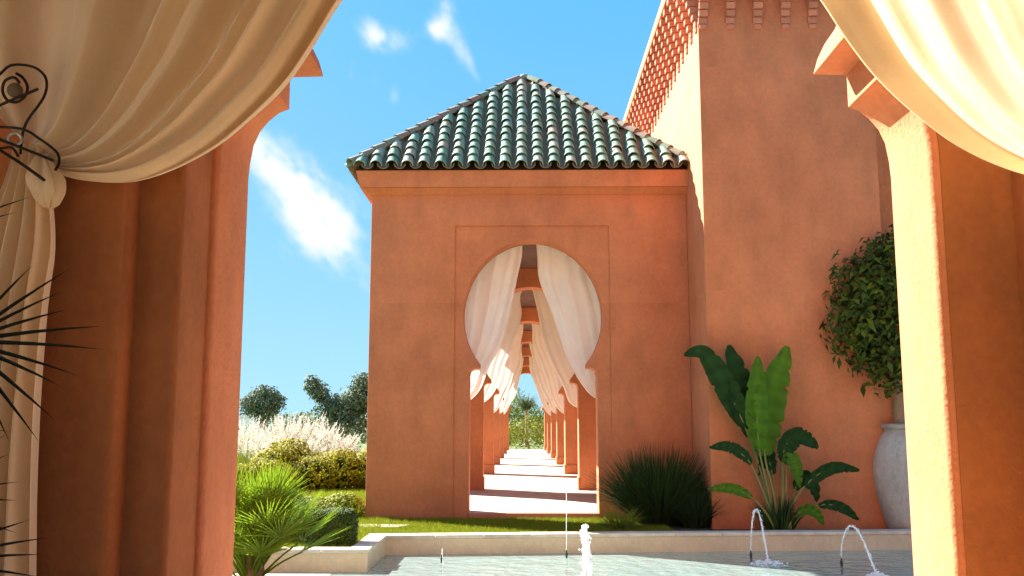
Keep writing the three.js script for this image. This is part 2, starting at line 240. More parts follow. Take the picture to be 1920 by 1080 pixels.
{
  const r = rng(31), cover = tileShape(0.34, 0.102, 0.082), pan = tileShape(0.36, 0.098, 0.085, -1, 6), E = new THREE.Vector3(), Y = new THREE.Vector3(), Zv = new THREE.Vector3(), X = new THREE.Vector3(), m = new THREE.Matrix4(), apex = new THREE.Vector3(0.02, 7.9, -17.45);
  const faces = [[[-2.72, 5.44, -14.74], [2.66, 5.44, -14.74], true], [[2.66, 5.44, -14.74], [2.66, 5.44, -20.16], false], [[2.66, 5.44, -20.16], [-2.72, 5.44, -20.16], false], [[-2.72, 5.44, -20.16], [-2.72, 5.44, -14.74], false]];
  const rest = [], pans = [];
  for (const [a, b, front] of faces) {
    const A = new THREE.Vector3(...a), B = new THREE.Vector3(...b), L = A.distanceTo(B); X.copy(B).sub(A).normalize();
    const mid = A.clone().lerp(B, 0.5), up = apex.clone().sub(mid), foot = A.clone().addScaledVector(X, apex.clone().sub(A).dot(X)), S = apex.clone().sub(foot); const SL = S.length(); Y.copy(S).normalize(); Zv.crossVectors(X, Y).normalize();
    const N = 21, step = L / N, ax = apex.clone().sub(A).dot(X);
    for (let i = 0; i < N; i++) for (const isPan of [false, true]) {
      const s = step * (isPan ? i : i + 0.5); if (isPan && i === 0) continue;
      const reach = SL * (s < ax ? s / ax : (L - s) / (L - ax)) - 0.1;
      const rows = Math.max(1, Math.round(reach / 0.262));
      for (let k = 0; k < rows; k++) {
        if (reach < 0.04 || (front && false)) break;
        const tilt = isPan ? 0 : 0.075 + (r() - 0.5) * 0.05, jx = (r() - 0.5) * 0.02;
        E.copy(A).addScaledVector(X, s + jx).addScaledVector(Y, k * 0.262 - 0.03 + (r() - 0.5) * 0.014).addScaledVector(Zv, isPan ? 0.112 : 0.045 + 0.022);
        m.makeBasis(X, Y, Zv).setPosition(E); m.multiply(new THREE.Matrix4().makeRotationX(-tilt)).multiply(new THREE.Matrix4().makeRotationZ((r() - 0.5) * 0.09));
        if (front && !isPan) { const t = part('roof_tile', cover, M.tiles[Math.floor(r() * r() * 7.99)], roof); t.applyMatrix4(m); }
        else (isPan ? pans : rest).push((isPan ? pan : cover).clone().applyMatrix4(m));
      }
    }
  }
  part('pan_tile', join(pans), new THREE.MeshStandardMaterial({ color: new THREE.Color(0.20, 0.15, 0.09), roughness: 1, side: THREE.DoubleSide }), roof, 'hollow gutter tiles between the green rows', 'stuff');
  part('roof_tile', join(rest), M.tiles[1], roof, 'tiles on the slopes turned away', 'stuff');
  const hipT = tileShape(0.36, 0.09, 0.075);
  for (const c of [[-2.72, -14.74], [2.66, -14.74], [-2.72, -20.16], [2.66, -20.16]]) {
    const A = new THREE.Vector3(c[0], 5.48, c[1]), top = apex.clone().setY(7.93); Y.copy(top).sub(A); const L = Y.length(); Y.normalize(); X.crossVectors(Y, new THREE.Vector3(0, 1, 0)).normalize(); Zv.crossVectors(X, Y);
    for (let k = 0; k < Math.floor(L / 0.27); k++) { m.makeBasis(X, Y, Zv).setPosition(E.copy(A).addScaledVector(Y, k * 0.27).addScaledVector(Zv, 0.055)); m.multiply(new THREE.Matrix4().makeRotationX(-0.06 + (r() - 0.5) * 0.05)).multiply(new THREE.Matrix4().makeRotationZ((r() - 0.5) * 0.08)); const t = part('hip_tile', hipT, M.hip[Math.floor(r() * 3)], roof); t.applyMatrix4(m); }
  }
  part('roof_cap', new THREE.SphereGeometry(0.11, 12, 8).scale(1, 0.75, 1).translate(0.02, 7.94, -17.45), M.tiles[5], roof);
}

// ---------------------------------------------------------------- the tower beside it
{
  const t = thing('tower_building', 'tall terracotta tower block with corbelled eaves rising beside the tiled pavilion', 'building');
  part('wall', plan([[2.6, -13.6], [5.14, -13.6], [5.14, -60], [2.6, -60]], -0.1, 8.16, 0.025), M.terra, t);
  part('wing', plan([[5.14, -14.42], [14, -14.42], [14, -60], [5.145, -60]], -0.1, 8.12, 0.02), M.terra, t);
  part('cornice', plan([[2.28, -13.28], [14, -13.28], [14, -60], [2.28, -60]], 8.165, 8.36, 0.02), M.terra, t);
  const r = rng(77), bw = 0.135, bh = 0.105, N = 8, step = 0.038;
  const mk = (k) => box(-bw / 2, bw / 2, 0.004, bh - 0.004, -0.03, 0.035 + step * k, 0.012), shapes = Array.from({ length: N }, (_, k) => mk(k));
  const stack = (x, z, turn) => { const c = new THREE.Group(); c.name = 'corbel'; c.position.set(x, 7.24, z); c.rotation.y = turn; t.add(c); for (let k = 0; k < N; k++) { const b = part('brick', shapes[k], M.brick[Math.floor(r() * 3)], c); b.position.y = k * bh + 0.08; b.position.x = (r() - 0.5) * 0.006; } part('foot', box(-bw / 2 + 0.012, bw / 2 - 0.012, 0.0, 0.078, -0.03, 0.03, 0.02), M.brick[0], c); };
  for (let i = 0; i < 7; i++) stack(2.672 + i * 0.405, -13.6, 0);
  for (let i = 0; i < 26; i++) stack(2.6, -13.72 - i * 0.405, -Math.PI / 2);
}

// ---------------------------------------------------------------- the colonnade behind the arch
const PORTALS = [-27, -33.7, -40.4, -47.1, -53.8];
{
  const t = thing('colonnade', 'terracotta colonnade of piers and arches running back behind the keyhole arch', 'colonnade');
  part('floor', box(-1.7, 2.0, -0.1, 0.098, -56, -20.9, 0.01), M.floor, t);
  for (const z of PORTALS) {
    const g = part('portal', slab(wallWith(-1.5, 1.8, 0.0, 4.75, keyhole(0.0)), z - 0.65, z, 0.02), M.terra, t);
    for (const [x0, x1] of [[-1.53, -0.825], [1.12, 1.83]]) part('plinth', box(x0, x1, 0.05, 0.36, z - 0.68, z + 0.03, 0.015), M.terra, g);
  }
  for (const [x0, x1] of [[-0.858, -0.83], [1.124, 1.152]]) part('plinth', box(x0, x1, 0.05, 0.36, -20.72, -20.27, 0.01), M.terra, t);
  for (const [x0, x1] of [[-1.48, -1.0], [1.3, 1.78]]) for (let i = 0; i < PORTALS.length; i++) part('beam', box(x0, x1, 4.0, 4.74, PORTALS[i], i ? PORTALS[i - 1] - 0.65 : -20.75), M.terra, t);
  part('roof', box(-1.75, 2.05, 4.755, 4.98, -55, -20.76), M.timber, t);
}

// ---------------------------------------------------------------- curtains
const curve3 = (pts) => new THREE.CatmullRomCurve3(pts.map((p) => new THREE.Vector3(...p)), false, 'centripetal');
function drape(outer, hem, o) {                                       // cloth between an outer edge and a swept hem, both running from the rod to the tie; then the tail below the tie
  const { folds = 9, amp = 0.05, nu = 90, nv = 70, pw = 1, seed = 1, tail = 1.6, tailW = 0.2, tailTo = 0, hemW = 0.05, crowd = 0 } = o;
  const a = curve3(outer), b = curve3(hem), pos = [], uv = [], idx = [], A = new THREE.Vector3(), B = new THREE.Vector3(), r = rng(seed), ph = [r() * 6, r() * 6, r() * 6];
  for (let j = 0; j <= nv; j++) {
    const v = j / nv; a.getPointAt(v, A); b.getPointAt(v, B);
    for (let i = 0; i <= nu; i++) {
      const u = i / nu, w = Math.pow(u, pw + 0.25 * Math.sin(v * 3)), x = mix(A.x, B.x, w), y = mix(A.y, B.y, w) + 0.0;
      const f = folds * (mix(u, 0.3 * u + 0.7 * u * u * u, crowd) + 0.04 * Math.sin(u * 9 + ph[0] + v * 2)), fall = amp * (0.55 + 0.75 * Math.sin(Math.PI * Math.min(1, v * 0.9 + 0.12))) * (1 - 0.72 * v * v);
      const sharp = (q) => { const s = Math.sin(q); return Math.sign(s) * Math.pow(Math.abs(s), 0.75); };
      let dz = fall * (0.62 * sharp(2 * Math.PI * f + ph[1] + 1.2 * v) + 0.4 * sharp(2 * Math.PI * f * 0.47 + ph[2] - 0.9 * v) + 0.16 * Math.sin(2 * Math.PI * f * 2.3 + 3 * v)) + 0.012 * (fbm(u * 8, v * 5, seed, 3) - 0.5) * 3;
      dz += 0.028 * smooth(1 - hemW * 1.6, 1 - hemW * 0.7, u) - 0.03 * smooth(1 - hemW * 0.4, 1, u) + 0.10 * v * (1 - u) * 0.5;
      const sag = 0.012 * Math.sin(2 * Math.PI * f + ph[1] + 0.8) * (1 - v);
      pos.push(x + sag, y, mix(A.z, B.z, w) + dz); uv.push(u * 3 + 0.1 * v, v * 3);
    }
  }
  const row = nu + 1;
  for (let j = 0; j < nv; j++) for (let i = 0; i < nu; i++) { const p = j * row + i; idx.push(p, p + row, p + 1, p + 1, p + row, p + row + 1); }
  const main = geo(pos, idx, uv), T = b.getPoint(1), tp = [], tu = [], ti = [], n2 = 64, m2 = 44;
  for (let j = 0; j <= m2; j++) { const v = j / m2, wd = tailW * (0.34 + 0.66 * smooth(0, 0.22, v)) * (1 + 0.12 * v); for (let i = 0; i <= n2; i++) { const u = i / n2 - 0.5, q = u * 2 * Math.PI * folds * 0.62; tp.push(T.x + tailTo * smooth(0, 0.3, v) + u * wd + 0.012 * Math.sin(v * 7 + u * 3), T.y - v * tail + 0.02, T.z + 0.03 + amp * 0.7 * (0.5 + 0.5 * v) * Math.sin(q + ph[0] + 0.5 * Math.sin(v * 4)) - 0.05 * u * u); tu.push(u, v * tail); } }
  for (let j = 0; j < m2; j++) for (let i = 0; i < n2; i++) { const p = j * (n2 + 1) + i; ti.push(p, p + n2 + 1, p + 1, p + 1, p + n2 + 1, p + n2 + 2); }
  const hp = [], hu = [], hi = [], first = Math.round(nu * (1 - hemW)), hw = nu - first + 1, nrm = main.attributes.normal;      // the turned hem, a second layer along the swept edge
  for (let j = 0; j <= nv; j++) for (let i = first; i <= nu; i++) { const q = j * row + i, e = i === first ? 0.001 : 0.005, sg = nrm.getZ(q) > 0 ? 1 : -1; hp.push(pos[q * 3] + nrm.getX(q) * e * sg, pos[q * 3 + 1] + nrm.getY(q) * e * sg, pos[q * 3 + 2] + nrm.getZ(q) * e * sg); hu.push(uv[q * 2], uv[q * 2 + 1]); }
  for (let j = 0; j < nv; j++) for (let i = 0; i < hw - 1; i++) { const p = j * hw + i; hi.push(p, p + hw, p + 1, p + 1, p + hw, p + hw + 1); }
  return [main, geo(tp, ti, tu), geo(hp, hi, hu)];
}
function curtain(label, mat, outer, hem, opt, group) {
  const t = thing('curtain', label, 'curtain', [0, 0, 0], group), [a, b, c] = drape(outer, hem, opt);
  part('panel', a, mat, t); part('tail', b, mat, t); if (opt.crowd) part('hem', c, mat, t);
  return t;
}
{ // inside the keyhole arches
  const hem = [[-0.02, 4.45], [-0.05, 4.2], [-0.068, 3.84], [-0.218, 3.22], [-0.40, 2.70], [-0.54, 2.35], [-0.71, 2.0], [-0.917, 1.815], [-1.14, 1.73]], fl = (l) => l.map(([x, y]) => [2 * ACX - x, y]);
  const hemR = [[0.19, 4.45], [0.235, 4.2], [0.284, 3.84], [0.456, 3.22], [0.644, 2.70], [0.83, 2.26], [1.02, 1.90], [1.2, 1.79], [1.44, 1.73]];
  const out = [[-1.55, 4.45], [-1.5, 3.4], [-1.42, 2.3], [-1.2, 1.74]];
  const zs = [-15.62, -20.9, ...PORTALS.map((z) => z - 0.75)].slice(0, 5), names = ['first', 'second', 'third', 'fourth', 'fifth'];
  zs.forEach((z, i) => {
    for (const s of [0, 1]) {
      const f = s ? fl : (l) => l, dz = 0.05 * s, jig = (l, k) => l.map(([x, y], n) => [x + 0.03 * Math.sin(n * 2.1 + i * 3 + s), y + (n > 4 ? 0.06 * Math.sin(i * 2 + s) * k : 0), z - dz]);
      curtain(`sheer cream curtain swept towards the ${s ? 'tower' : 'garden'} side of the ${names[i]} arch`, M.sheer, jig(f(out), 1), jig(s ? hemR : hem, 1), { folds: 8, amp: i ? 0.022 : 0.03, nu: i ? 40 : 80, nv: i ? 30 : 60, seed: 11 + i * 2 + s, tail: 1.3, tailW: 0.16, hemW: 0.04 });
    }
    const rod = part('curtain_rod', tube([[-1.0, 4.46, z], [1.25, 4.46, z]], 0.018, 2, 8), M.iron, scene); tag(rod, `thin curtain rod across the top of the ${names[i]} arch`, 'rod');
  });
}
{ // the two large curtains in the foreground arch
  const z = -4.59, C = 0.2875;
  const hem = [[0.10, 4.75], [-0.30, 4.42], [-0.675, 3.95], [-0.945, 3.55], [-1.07, 3.33], [-1.2, 3.13], [-1.37, 2.95], [-1.54, 2.80], [-1.747, 2.68], [-1.93, 2.62], [-2.116, 2.615], [-2.29, 2.65], [-2.43, 2.76]];
  const out = [[-3.35, 4.75], [-3.2, 4.0], [-2.95, 3.3], [-2.5, 2.84]], fl = (l) => l.map(([x, y]) => [2 * C - x, y]), at = (l) => l.map(([x, y], i) => [x, y, z]);
  const L = curtain('heavy cream curtain in shade, held back by the black iron scrollwork', M.curtain, at(out), at(hem), { folds: 7.5, amp: 0.16, nu: 170, nv: 110, seed: 3, crowd: 0.85, tail: 2.75, tailW: 0.36, tailTo: -0.06, hemW: 0.06, pw: 0.9 });
  curtain('glowing cream curtain, sunlit from behind, beside the white sunlit pillar edge', M.curtain, at(fl(out)), at(fl(hem)), { folds: 7, amp: 0.05, nu: 150, nv: 110, seed: 23, crowd: 0.8, tail: 2.75, tailW: 0.36, tailTo: 0.06, hemW: 0.06, pw: 0.9 });
  // the gathered loop of cloth under the tie
  const k = new THREE.SphereGeometry(1, 40, 28), p = k.attributes.position;
  for (let i = 0; i < p.count; i++) { const x = p.getX(i), y = p.getY(i), q = p.getZ(i), a = Math.atan2(q, x), n = (0.55 + 0.45 * smooth(1.0, -0.2, y)) * (1 + 0.17 * Math.sin(a * 8 + 1.4 * y) + 0.2 * (fbm(x * 2 + 5, y * 2, q * 2, 3) - 0.5)); p.setXYZ(i, -2.345 + x * 0.082 * n + 0.03 * (1 - y), 2.59 + y * 0.13 + 0.015 * Math.sin(a * 8), -4.50 + q * 0.07 * n); }
  k.computeVertexNormals(); part('gathered_loop', k, M.curtain, L);
  const rod = part('curtain_rod', tube([[-3.5, 4.78, z], [4.1, 4.78, z]], 0.025, 2, 10), M.iron, scene); tag(rod, 'iron curtain rod high inside the foreground arch', 'rod');
  // the iron holdback
  const t = thing('iron_holdback', 'black wrought iron scroll bracket holding the shaded cream curtain', 'curtain holdback', [0, 0, 0]), zi = -4.42, W = (l, d = 0) => l.map(([x, y], i) => [x, y, zi + d + 0.012 * Math.sin(i)]);
  part('scroll', tube(W([[-2.60, 3.03], [-2.525, 3.095], [-2.482, 3.134], [-2.427, 3.143], [-2.364, 3.13], [-2.319, 3.09], [-2.302, 3.04], [-2.305, 2.982], [-2.329, 2.932], [-2.367, 2.883], [-2.397, 2.833], [-2.408, 2.783], [-2.406, 2.70]]), 0.0065, 60, 8), M.iron, t);
  part('scroll', tube(W([[-2.40, 2.68], [-2.43, 2.72], [-2.5, 2.72], [-2.54, 2.78]], 0.02), 0.0065, 20, 8), M.iron, t);
  part('spiral', tube(W([[-2.452, 3.10], [-2.415, 3.075], [-2.387, 3.026], [-2.402, 2.985], [-2.448, 2.959], [-2.495, 2.972], [-2.515, 3.015], [-2.50, 3.06], [-2.455, 3.075], [-2.43, 3.05]]), 0.007, 50, 8), M.iron, t);
  part('knob', new THREE.SphereGeometry(0.036, 20, 14).translate(-2.458, 3.018, zi - 0.01), M.bark, t);
  part('bar', tube(W([[-2.62, 2.88], [-2.5, 2.935], [-2.327, 3.012]], 0.015), 0.007, 8, 8), M.iron, t);
  part('hook', tube(W([[-2.60, 2.825], [-2.5, 2.823], [-2.375, 2.808], [-2.31, 2.769], [-2.26, 2.734], [-2.219, 2.695], [-2.206, 2.649], [-2.216, 2.61]], 0.02), 0.0065, 40, 8), M.iron, t);
  part('bar', tube(W([[-2.58, 2.795], [-2.4, 2.725], [-2.225, 2.655]], 0.03), 0.007, 8, 8), M.iron, t);
  part('bar', tube(W([[-2.58, 2.762], [-2.48, 2.705], [-2.36, 2.63], [-2.262, 2.56]], 0.03), 0.0075, 8, 8), M.iron, t);
  part('ring', new THREE.TorusGeometry(0.028, 0.008, 8, 20).rotateY(0.5).translate(-2.43, 2.77, zi + 0.01), new THREE.MeshStandardMaterial({ color: new THREE.Color(0.5, 0.48, 0.44), metalness: 0.8, roughness: 0.4 }), t);
}

// ---------------------------------------------------------------- the arcade that frames the view
{
  const t = thing('garden_arcade', 'terracotta arcade with cusped arch framing the pool, its piers in the foreground', 'arcade');
  const C = 0.2875, half = [[2.047, -0.05], [2.047, 2.98], [2.040, 3.08], [2.022, 3.2], [1.985, 3.29], [1.93, 3.36], [1.865, 3.415], [1.80, 3.44], [1.80, 3.655], [1.585, 3.66], [1.615, 3.76], [1.665, 3.86], [1.735, 3.96], [1.79, 4.08], [1.81, 4.25], [1.79, 4.45], [1.72, 4.6], [1.5, 4.66], [1.5, 4.8], [1.48, 5.0], [1.38, 5.25], [1.18, 5.45], [0.9, 5.56], [0.9, 5.7], [0.8, 5.9], [0.55, 6.08], [0.25, 6.18], [0, 6.22]];
  const L = half.map(([x, y]) => [C - x, y]), Rr = half.slice(0, -1).reverse().map(([x, y]) => [C + x, y]);
  part('wall', slab([[-4.25, -0.05], ...L, ...Rr, [4.82, -0.05], [4.82, 7.0], [-4.25, 7.0]], -6.0, -5.375, 0.045, [], 12, 4), M.terra, t);
  const Lw = half.map(([x, y]) => [C - x - 0.052, y]), Rw = half.slice(0, -1).reverse().map(([x, y]) => [C + x + 0.052, y]);
  part('shaded_inner_face', slab([[-3.9, 0], ...Lw, ...Rw, [4.5, 0], [4.5, 6.95], [-3.9, 6.95]], -5.39, -5.368, 0.004), M.terraShaded, t, 'thin added skin on the inner face of the arch, interior shade put into its colour');  // thin skin added to carry the shade-darkened terracotta colour
  const pl = (x0, x1, z0 = -5.45, z1 = -4.83, r = 0.085) => { const s = []; s.push([x0, z0], [x1, z0]); for (let i = 0; i <= 6; i++) { const a = i / 6 * Math.PI / 2; s.push([x1 - r + r * Math.cos(a), z1 - r + r * Math.sin(a)]); } for (let i = 0; i <= 6; i++) { const a = Math.PI / 2 + i / 6 * Math.PI / 2; s.push([x0 + r + r * Math.cos(a), z1 - r + r * Math.sin(a)]); } return plan(s, 0, 5.0, 0.01); };
  part('inner_pier', box(-3.7, -1.80, 0, 5.0, -5.42, -4.95, 0.035), M.terraShaded, t); part('pilaster', pl(-3.6, -2.03, -5.1, -4.79, 0.06), M.terraShaded, t); part('pilaster', pl(2.78, 4.17), M.terraShaded, t);
  // side walls with openings, rear piers and roof
  for (const [x0, x1] of [[-4.25, -3.85], [4.42, 4.82]]) {
    part('wall', box(x0, x1, 0, 7, -5.34, -3.2, 0.03), M.terraShaded, t); part('wall', box(x0, x1, 0, 7, -0.2, 2.0, 0.03), M.terraShaded, t); part('wall', box(x0, x1, 4.0, 7, -3.2, -0.2, 0.03), M.terraShaded, t);
  }
  part('wall', box(-3.85, 4.42, 3.8, 7, 1.6, 2.0, 0.03), M.terraShaded, t); part('wall', box(-3.85, -2.7, 0, 3.8, 1.6, 2.0, 0.03), M.terraShaded, t); part('wall', box(3.3, 4.42, 0, 3.8, 1.6, 2.0, 0.03), M.terraShaded, t);
  part('floor', box(-3.86, 4.43, 0.04, 0.056, -5.36, 1.62, 0.002), new THREE.MeshStandardMaterial({ map: rep(plasterCol(0.50, 0.34, 0.16, 0.6, 256), 0.7), roughness: 0.7 }), t);
  part('roof', box(-4.5, 5.07, 7.0, 7.3, -6.2, 2.2, 0.03), M.timber, t);
}

// ---------------------------------------------------------------- plants
const tmp = { a: new THREE.Vector3(), b: new THREE.Vector3(), n: new THREE.Vector3() };
function leaves(n, place, size, seed, tone = 0.35, slim = 0.45, yellow = 0.25) {   // place(r) gives [x, y, z, outward x, y, z]
  const r = rng(seed), pos = [], col = [], idx = [], { a, b, n: N } = tmp;
  for (let i = 0; i < n; i++) {
    const q = place(r); if (!q) continue;
    N.set(q[3] + (r() - 0.5) * 1.5, q[4] + (r() - 0.5) * 1.5 + 0.25, q[5] + (r() - 0.5) * 1.5).normalize();
    a.set(r() - 0.5, r() - 0.65, r() - 0.5).cross(N).normalize(); b.crossVectors(N, a);
    const s = size * (0.6 + 0.8 * r()), w = s * slim, bend = s * 0.18, o = pos.length / 3;
    pos.push(q[0] - a.x * s / 2, q[1] - a.y * s / 2, q[2] - a.z * s / 2, q[0] + b.x * w / 2 + N.x * bend, q[1] + b.y * w / 2 + N.y * bend, q[2] + b.z * w / 2 + N.z * bend, q[0] - b.x * w / 2 + N.x * bend, q[1] - b.y * w / 2 + N.y * bend, q[2] - b.z * w / 2 + N.z * bend, q[0] + a.x * s / 2, q[1] + a.y * s / 2 - bend, q[2] + a.z * s / 2);
    idx.push(o, o + 1, o + 2, o + 1, o + 3, o + 2);
    const k = 1 + (r() - 0.5) * 2 * tone, yl = r() * yellow; for (let j = 0; j < 4; j++) col.push(k * (1 + yl * 1.4), k * (1 + yl * 0.5), k * (1 - yl * 0.4));
  }
  return geo(pos, idx, null, col);
}
const blob = (L, shell = 0.45, lump = 0.3, seed = 1) => (r) => {       // in a set of ellipsoids [x, y, z, rx, ry, rz], mostly near their uneven surface
  let tot = 0; for (const l of L) tot += l[3] * l[4] + l[4] * l[5]; let t = r() * tot, l = L[0]; for (const q of L) { l = q; t -= q[3] * q[4] + q[4] * q[5]; if (t <= 0) break; }
  const z = 2 * r() - 1, p = 2 * Math.PI * r(), c = Math.sqrt(1 - z * z), x = c * Math.cos(p), y = z, w = c * Math.sin(p), h = fbm(x * 2.6 + 7 + l[0], y * 2.6 + w * 2.1, seed + w * 2.6, 3), k = (1 - shell + shell * Math.sqrt(r())) * (1 - lump + 2 * lump * h);
  if (h < 0.36 && r() < 0.75) return null;
  return [l[0] + x * k * l[3], l[1] + y * k * l[4], l[2] + w * k * l[5], x, y, w];
};
const blades = (n, place, seed, o = {}) => {                          // arching narrow blades: place(r) gives [x, y, z, dx, dz, length, lean]
  const { w = 0.012, droop = 0.5, tone = 0.3, seg = 3, yellow = 0.3, tipCol } = o, r = rng(seed), pos = [], col = [], idx = [];
  for (let i = 0; i < n; i++) {
    const [x, y, z, dx, dz, L, lean] = place(r), k = 1 + (r() - 0.5) * 2 * tone, yl = r() * yellow, b0 = pos.length / 3, tw = r() * 6.28, wx = Math.cos(tw), wz = Math.sin(tw);
    for (let s = 0; s <= seg; s++) {
      const t = s / seg, out = L * (lean * t + droop * lean * t * t * 0.6), up = L * (t * Math.sqrt(Math.max(0.05, 1 - lean * lean)) - droop * t * t * lean * 0.8), ww = w * (1 - t * 0.92) / 2;
      pos.push(x + dx * out + wx * ww, y + up, z + dz * out + wz * ww, x + dx * out - wx * ww, y + up, z + dz * out - wz * ww);
      const e = tipCol && t > 0.5 ? tipCol : [1, 1, 1]; for (let j = 0; j < 2; j++) col.push(k * e[0] * (1 + yl), k * e[1] * (1 + yl * 0.4), k * e[2] * (1 - yl * 0.3));
      if (s) { const p = b0 + s * 2; idx.push(p - 2, p - 1, p, p, p - 1, p + 1); }
    }
  }
  return geo(pos, idx, null, col);
};
const around = (cx, cz, rad, y, L, lean0, lean1) => (r) => { const a = r() * 6.283, q = rad * Math.sqrt(r()); return [cx + Math.cos(a) * q, y, cz + Math.sin(a) * q, Math.cos(a), Math.sin(a), L * (0.6 + 0.5 * r()), mix(lean0, lean1, r())]; };
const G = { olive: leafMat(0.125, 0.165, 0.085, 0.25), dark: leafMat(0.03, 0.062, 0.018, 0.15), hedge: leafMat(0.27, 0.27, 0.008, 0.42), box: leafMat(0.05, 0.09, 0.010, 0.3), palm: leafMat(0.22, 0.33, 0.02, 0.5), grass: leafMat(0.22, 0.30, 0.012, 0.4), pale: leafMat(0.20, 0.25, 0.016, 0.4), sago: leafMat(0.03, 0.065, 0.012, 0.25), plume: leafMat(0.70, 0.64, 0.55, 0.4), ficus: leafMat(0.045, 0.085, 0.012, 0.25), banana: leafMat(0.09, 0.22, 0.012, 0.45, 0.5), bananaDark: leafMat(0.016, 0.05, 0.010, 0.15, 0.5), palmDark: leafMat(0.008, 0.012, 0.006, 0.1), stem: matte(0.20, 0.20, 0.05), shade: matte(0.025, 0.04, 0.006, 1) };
function branch(t, pts, r0, r1) { return tube(pts, (s) => mix(r0, r1, s), 12, 7); }

// far trees and bushes
function tree(name, label, [x, y, z], lobes, n, size, mat, seed, trunkH, tr = 0.11, group) {
  const t = thing(name, label, name.includes('bush') ? 'bush' : 'tree', [x, y, z], group);
  const geos = [tube([[0, -0.1, 0], [0.06, trunkH * 0.5, 0.03], [0.0, trunkH, 0]], (s) => tr * (1.25 - 0.5 * s), 8, 8)];
  for (const l of lobes) geos.push(branch(t, [[0, trunkH * 0.85, 0], [l[0] * 0.45, mix(trunkH, l[1], 0.55), l[2] * 0.45], [l[0] * 0.95, l[1], l[2] * 0.95]], tr * 0.55, tr * 0.15));
  part('trunk', join(geos), M.bark, t);
  part('crown', leaves(n, blob(lobes, 0.7, 0.42, seed), size, seed), mat, t);
  return t;
}
tree('olive_tree', 'round grey-green olive tree standing alone behind the plumed grasses', [-14.85, 0, -55], [[0, 2.75, 0, 1.15, 0.85, 1.1], [-0.75, 2.65, 0.3, 0.6, 0.6, 0.6], [0.7, 2.8, 0.2, 0.62, 0.55, 0.6], [0.1, 3.3, 0, 0.75, 0.45, 0.7], [0.1, 2.2, 0.3, 0.9, 0.6, 0.8]], 3600, 0.19, G.olive, 41, 1.5, 0.14);
tree('olive_tree', 'tall lopsided olive tree beside the pavilion wall', [-8.35, 0, -45], [[-1.55, 3.35, 0, 0.42, 0.42, 0.4], [-1.2, 2.95, 0, 0.5, 0.5, 0.5], [-0.75, 2.4, 0, 0.62, 0.6, 0.6], [-0.2, 2.0, 0.1, 0.8, 0.8, 0.7], [0.5, 2.6, 0, 0.75, 0.7, 0.7], [0.75, 3.35, 0, 0.5, 0.55, 0.5], [1.2, 2.6, 0, 0.9, 0.9, 0.8], [0.3, 1.5, 0.3, 1.0, 0.6, 0.8]], 6000, 0.19, G.olive, 43, 1.0, 0.12);
tree('bush', 'low rounded grey-green bush under the lopsided olive tree', [-7.8, 0, -41], [[0, 0.7, 0, 0.95, 0.75, 0.9], [-0.5, 0.5, 0.2, 0.6, 0.5, 0.6]], 1500, 0.11, G.olive, 47, 0.3, 0.05);
tree('olive_tree', 'tall bright tree closing the view beyond the colonnade', [-1.1, 0, -72], [[0, 3.0, 0, 1.5, 1.5, 1], [1.3, 2.3, 0.2, 1.2, 1.1, 1], [-1.2, 2.2, 0.2, 1.2, 1.1, 1], [2.6, 1.9, 0, 1.0, 0.9, 0.9]], 3600, 0.2, G.pale, 55, 1.2, 0.14);
tree('bush', 'bright green bush filling the far end of the colonnade', [0.25, 0, -61], [[0, 1.0, 0, 1.5, 1.1, 1], [-0.9, 0.9, 0.3, 0.9, 0.8, 0.8], [0.9, 0.95, 0.3, 0.9, 0.9, 0.8]], 2600, 0.14, G.pale, 53, 0.4, 0.06);
{ // a feather palm above it
  const t = thing('palm_tree', 'small feathery palm beyond the far end of the colonnade', 'tree', [0.15, 0, -66]);
  part('trunk', tube([[0, 0, 0], [0.05, 1.4, 0], [0, 2.6, 0]], (s) => 0.13 - 0.04 * s, 10, 8), M.bark, t);
  part('crown', blades(420, (r) => { const a = r() * 6.283; return [Math.cos(a) * 0.1, 2.5 + r() * 0.3, Math.sin(a) * 0.1, Math.cos(a), Math.sin(a), 1.1 * (0.7 + 0.5 * r()), 0.3 + 0.6 * r()]; }, 57, { w: 0.06, droop: 0.8, seg: 4 }), G.olive, t);
}
{ // the band of scrub along the foot of the hills
  const lobes = []; const r = rng(61); for (let i = 0; i < 60; i++) lobes.push([-70 + i * 1.7 + r(), 0.6 + r() * 0.5, -92 + r() * 14, 1.6 + r() * 1.2, 1.0 + r() * 0.9, 1.2]);
  const o = part('scrub', leaves(16000, blob(lobes, 0.6, 0.4, 9), 0.42, 62), G.olive, scene); tag(o, 'far-off green scrub along the horizon behind the garden', 'scrub'); o.userData.kind = 'stuff';
}
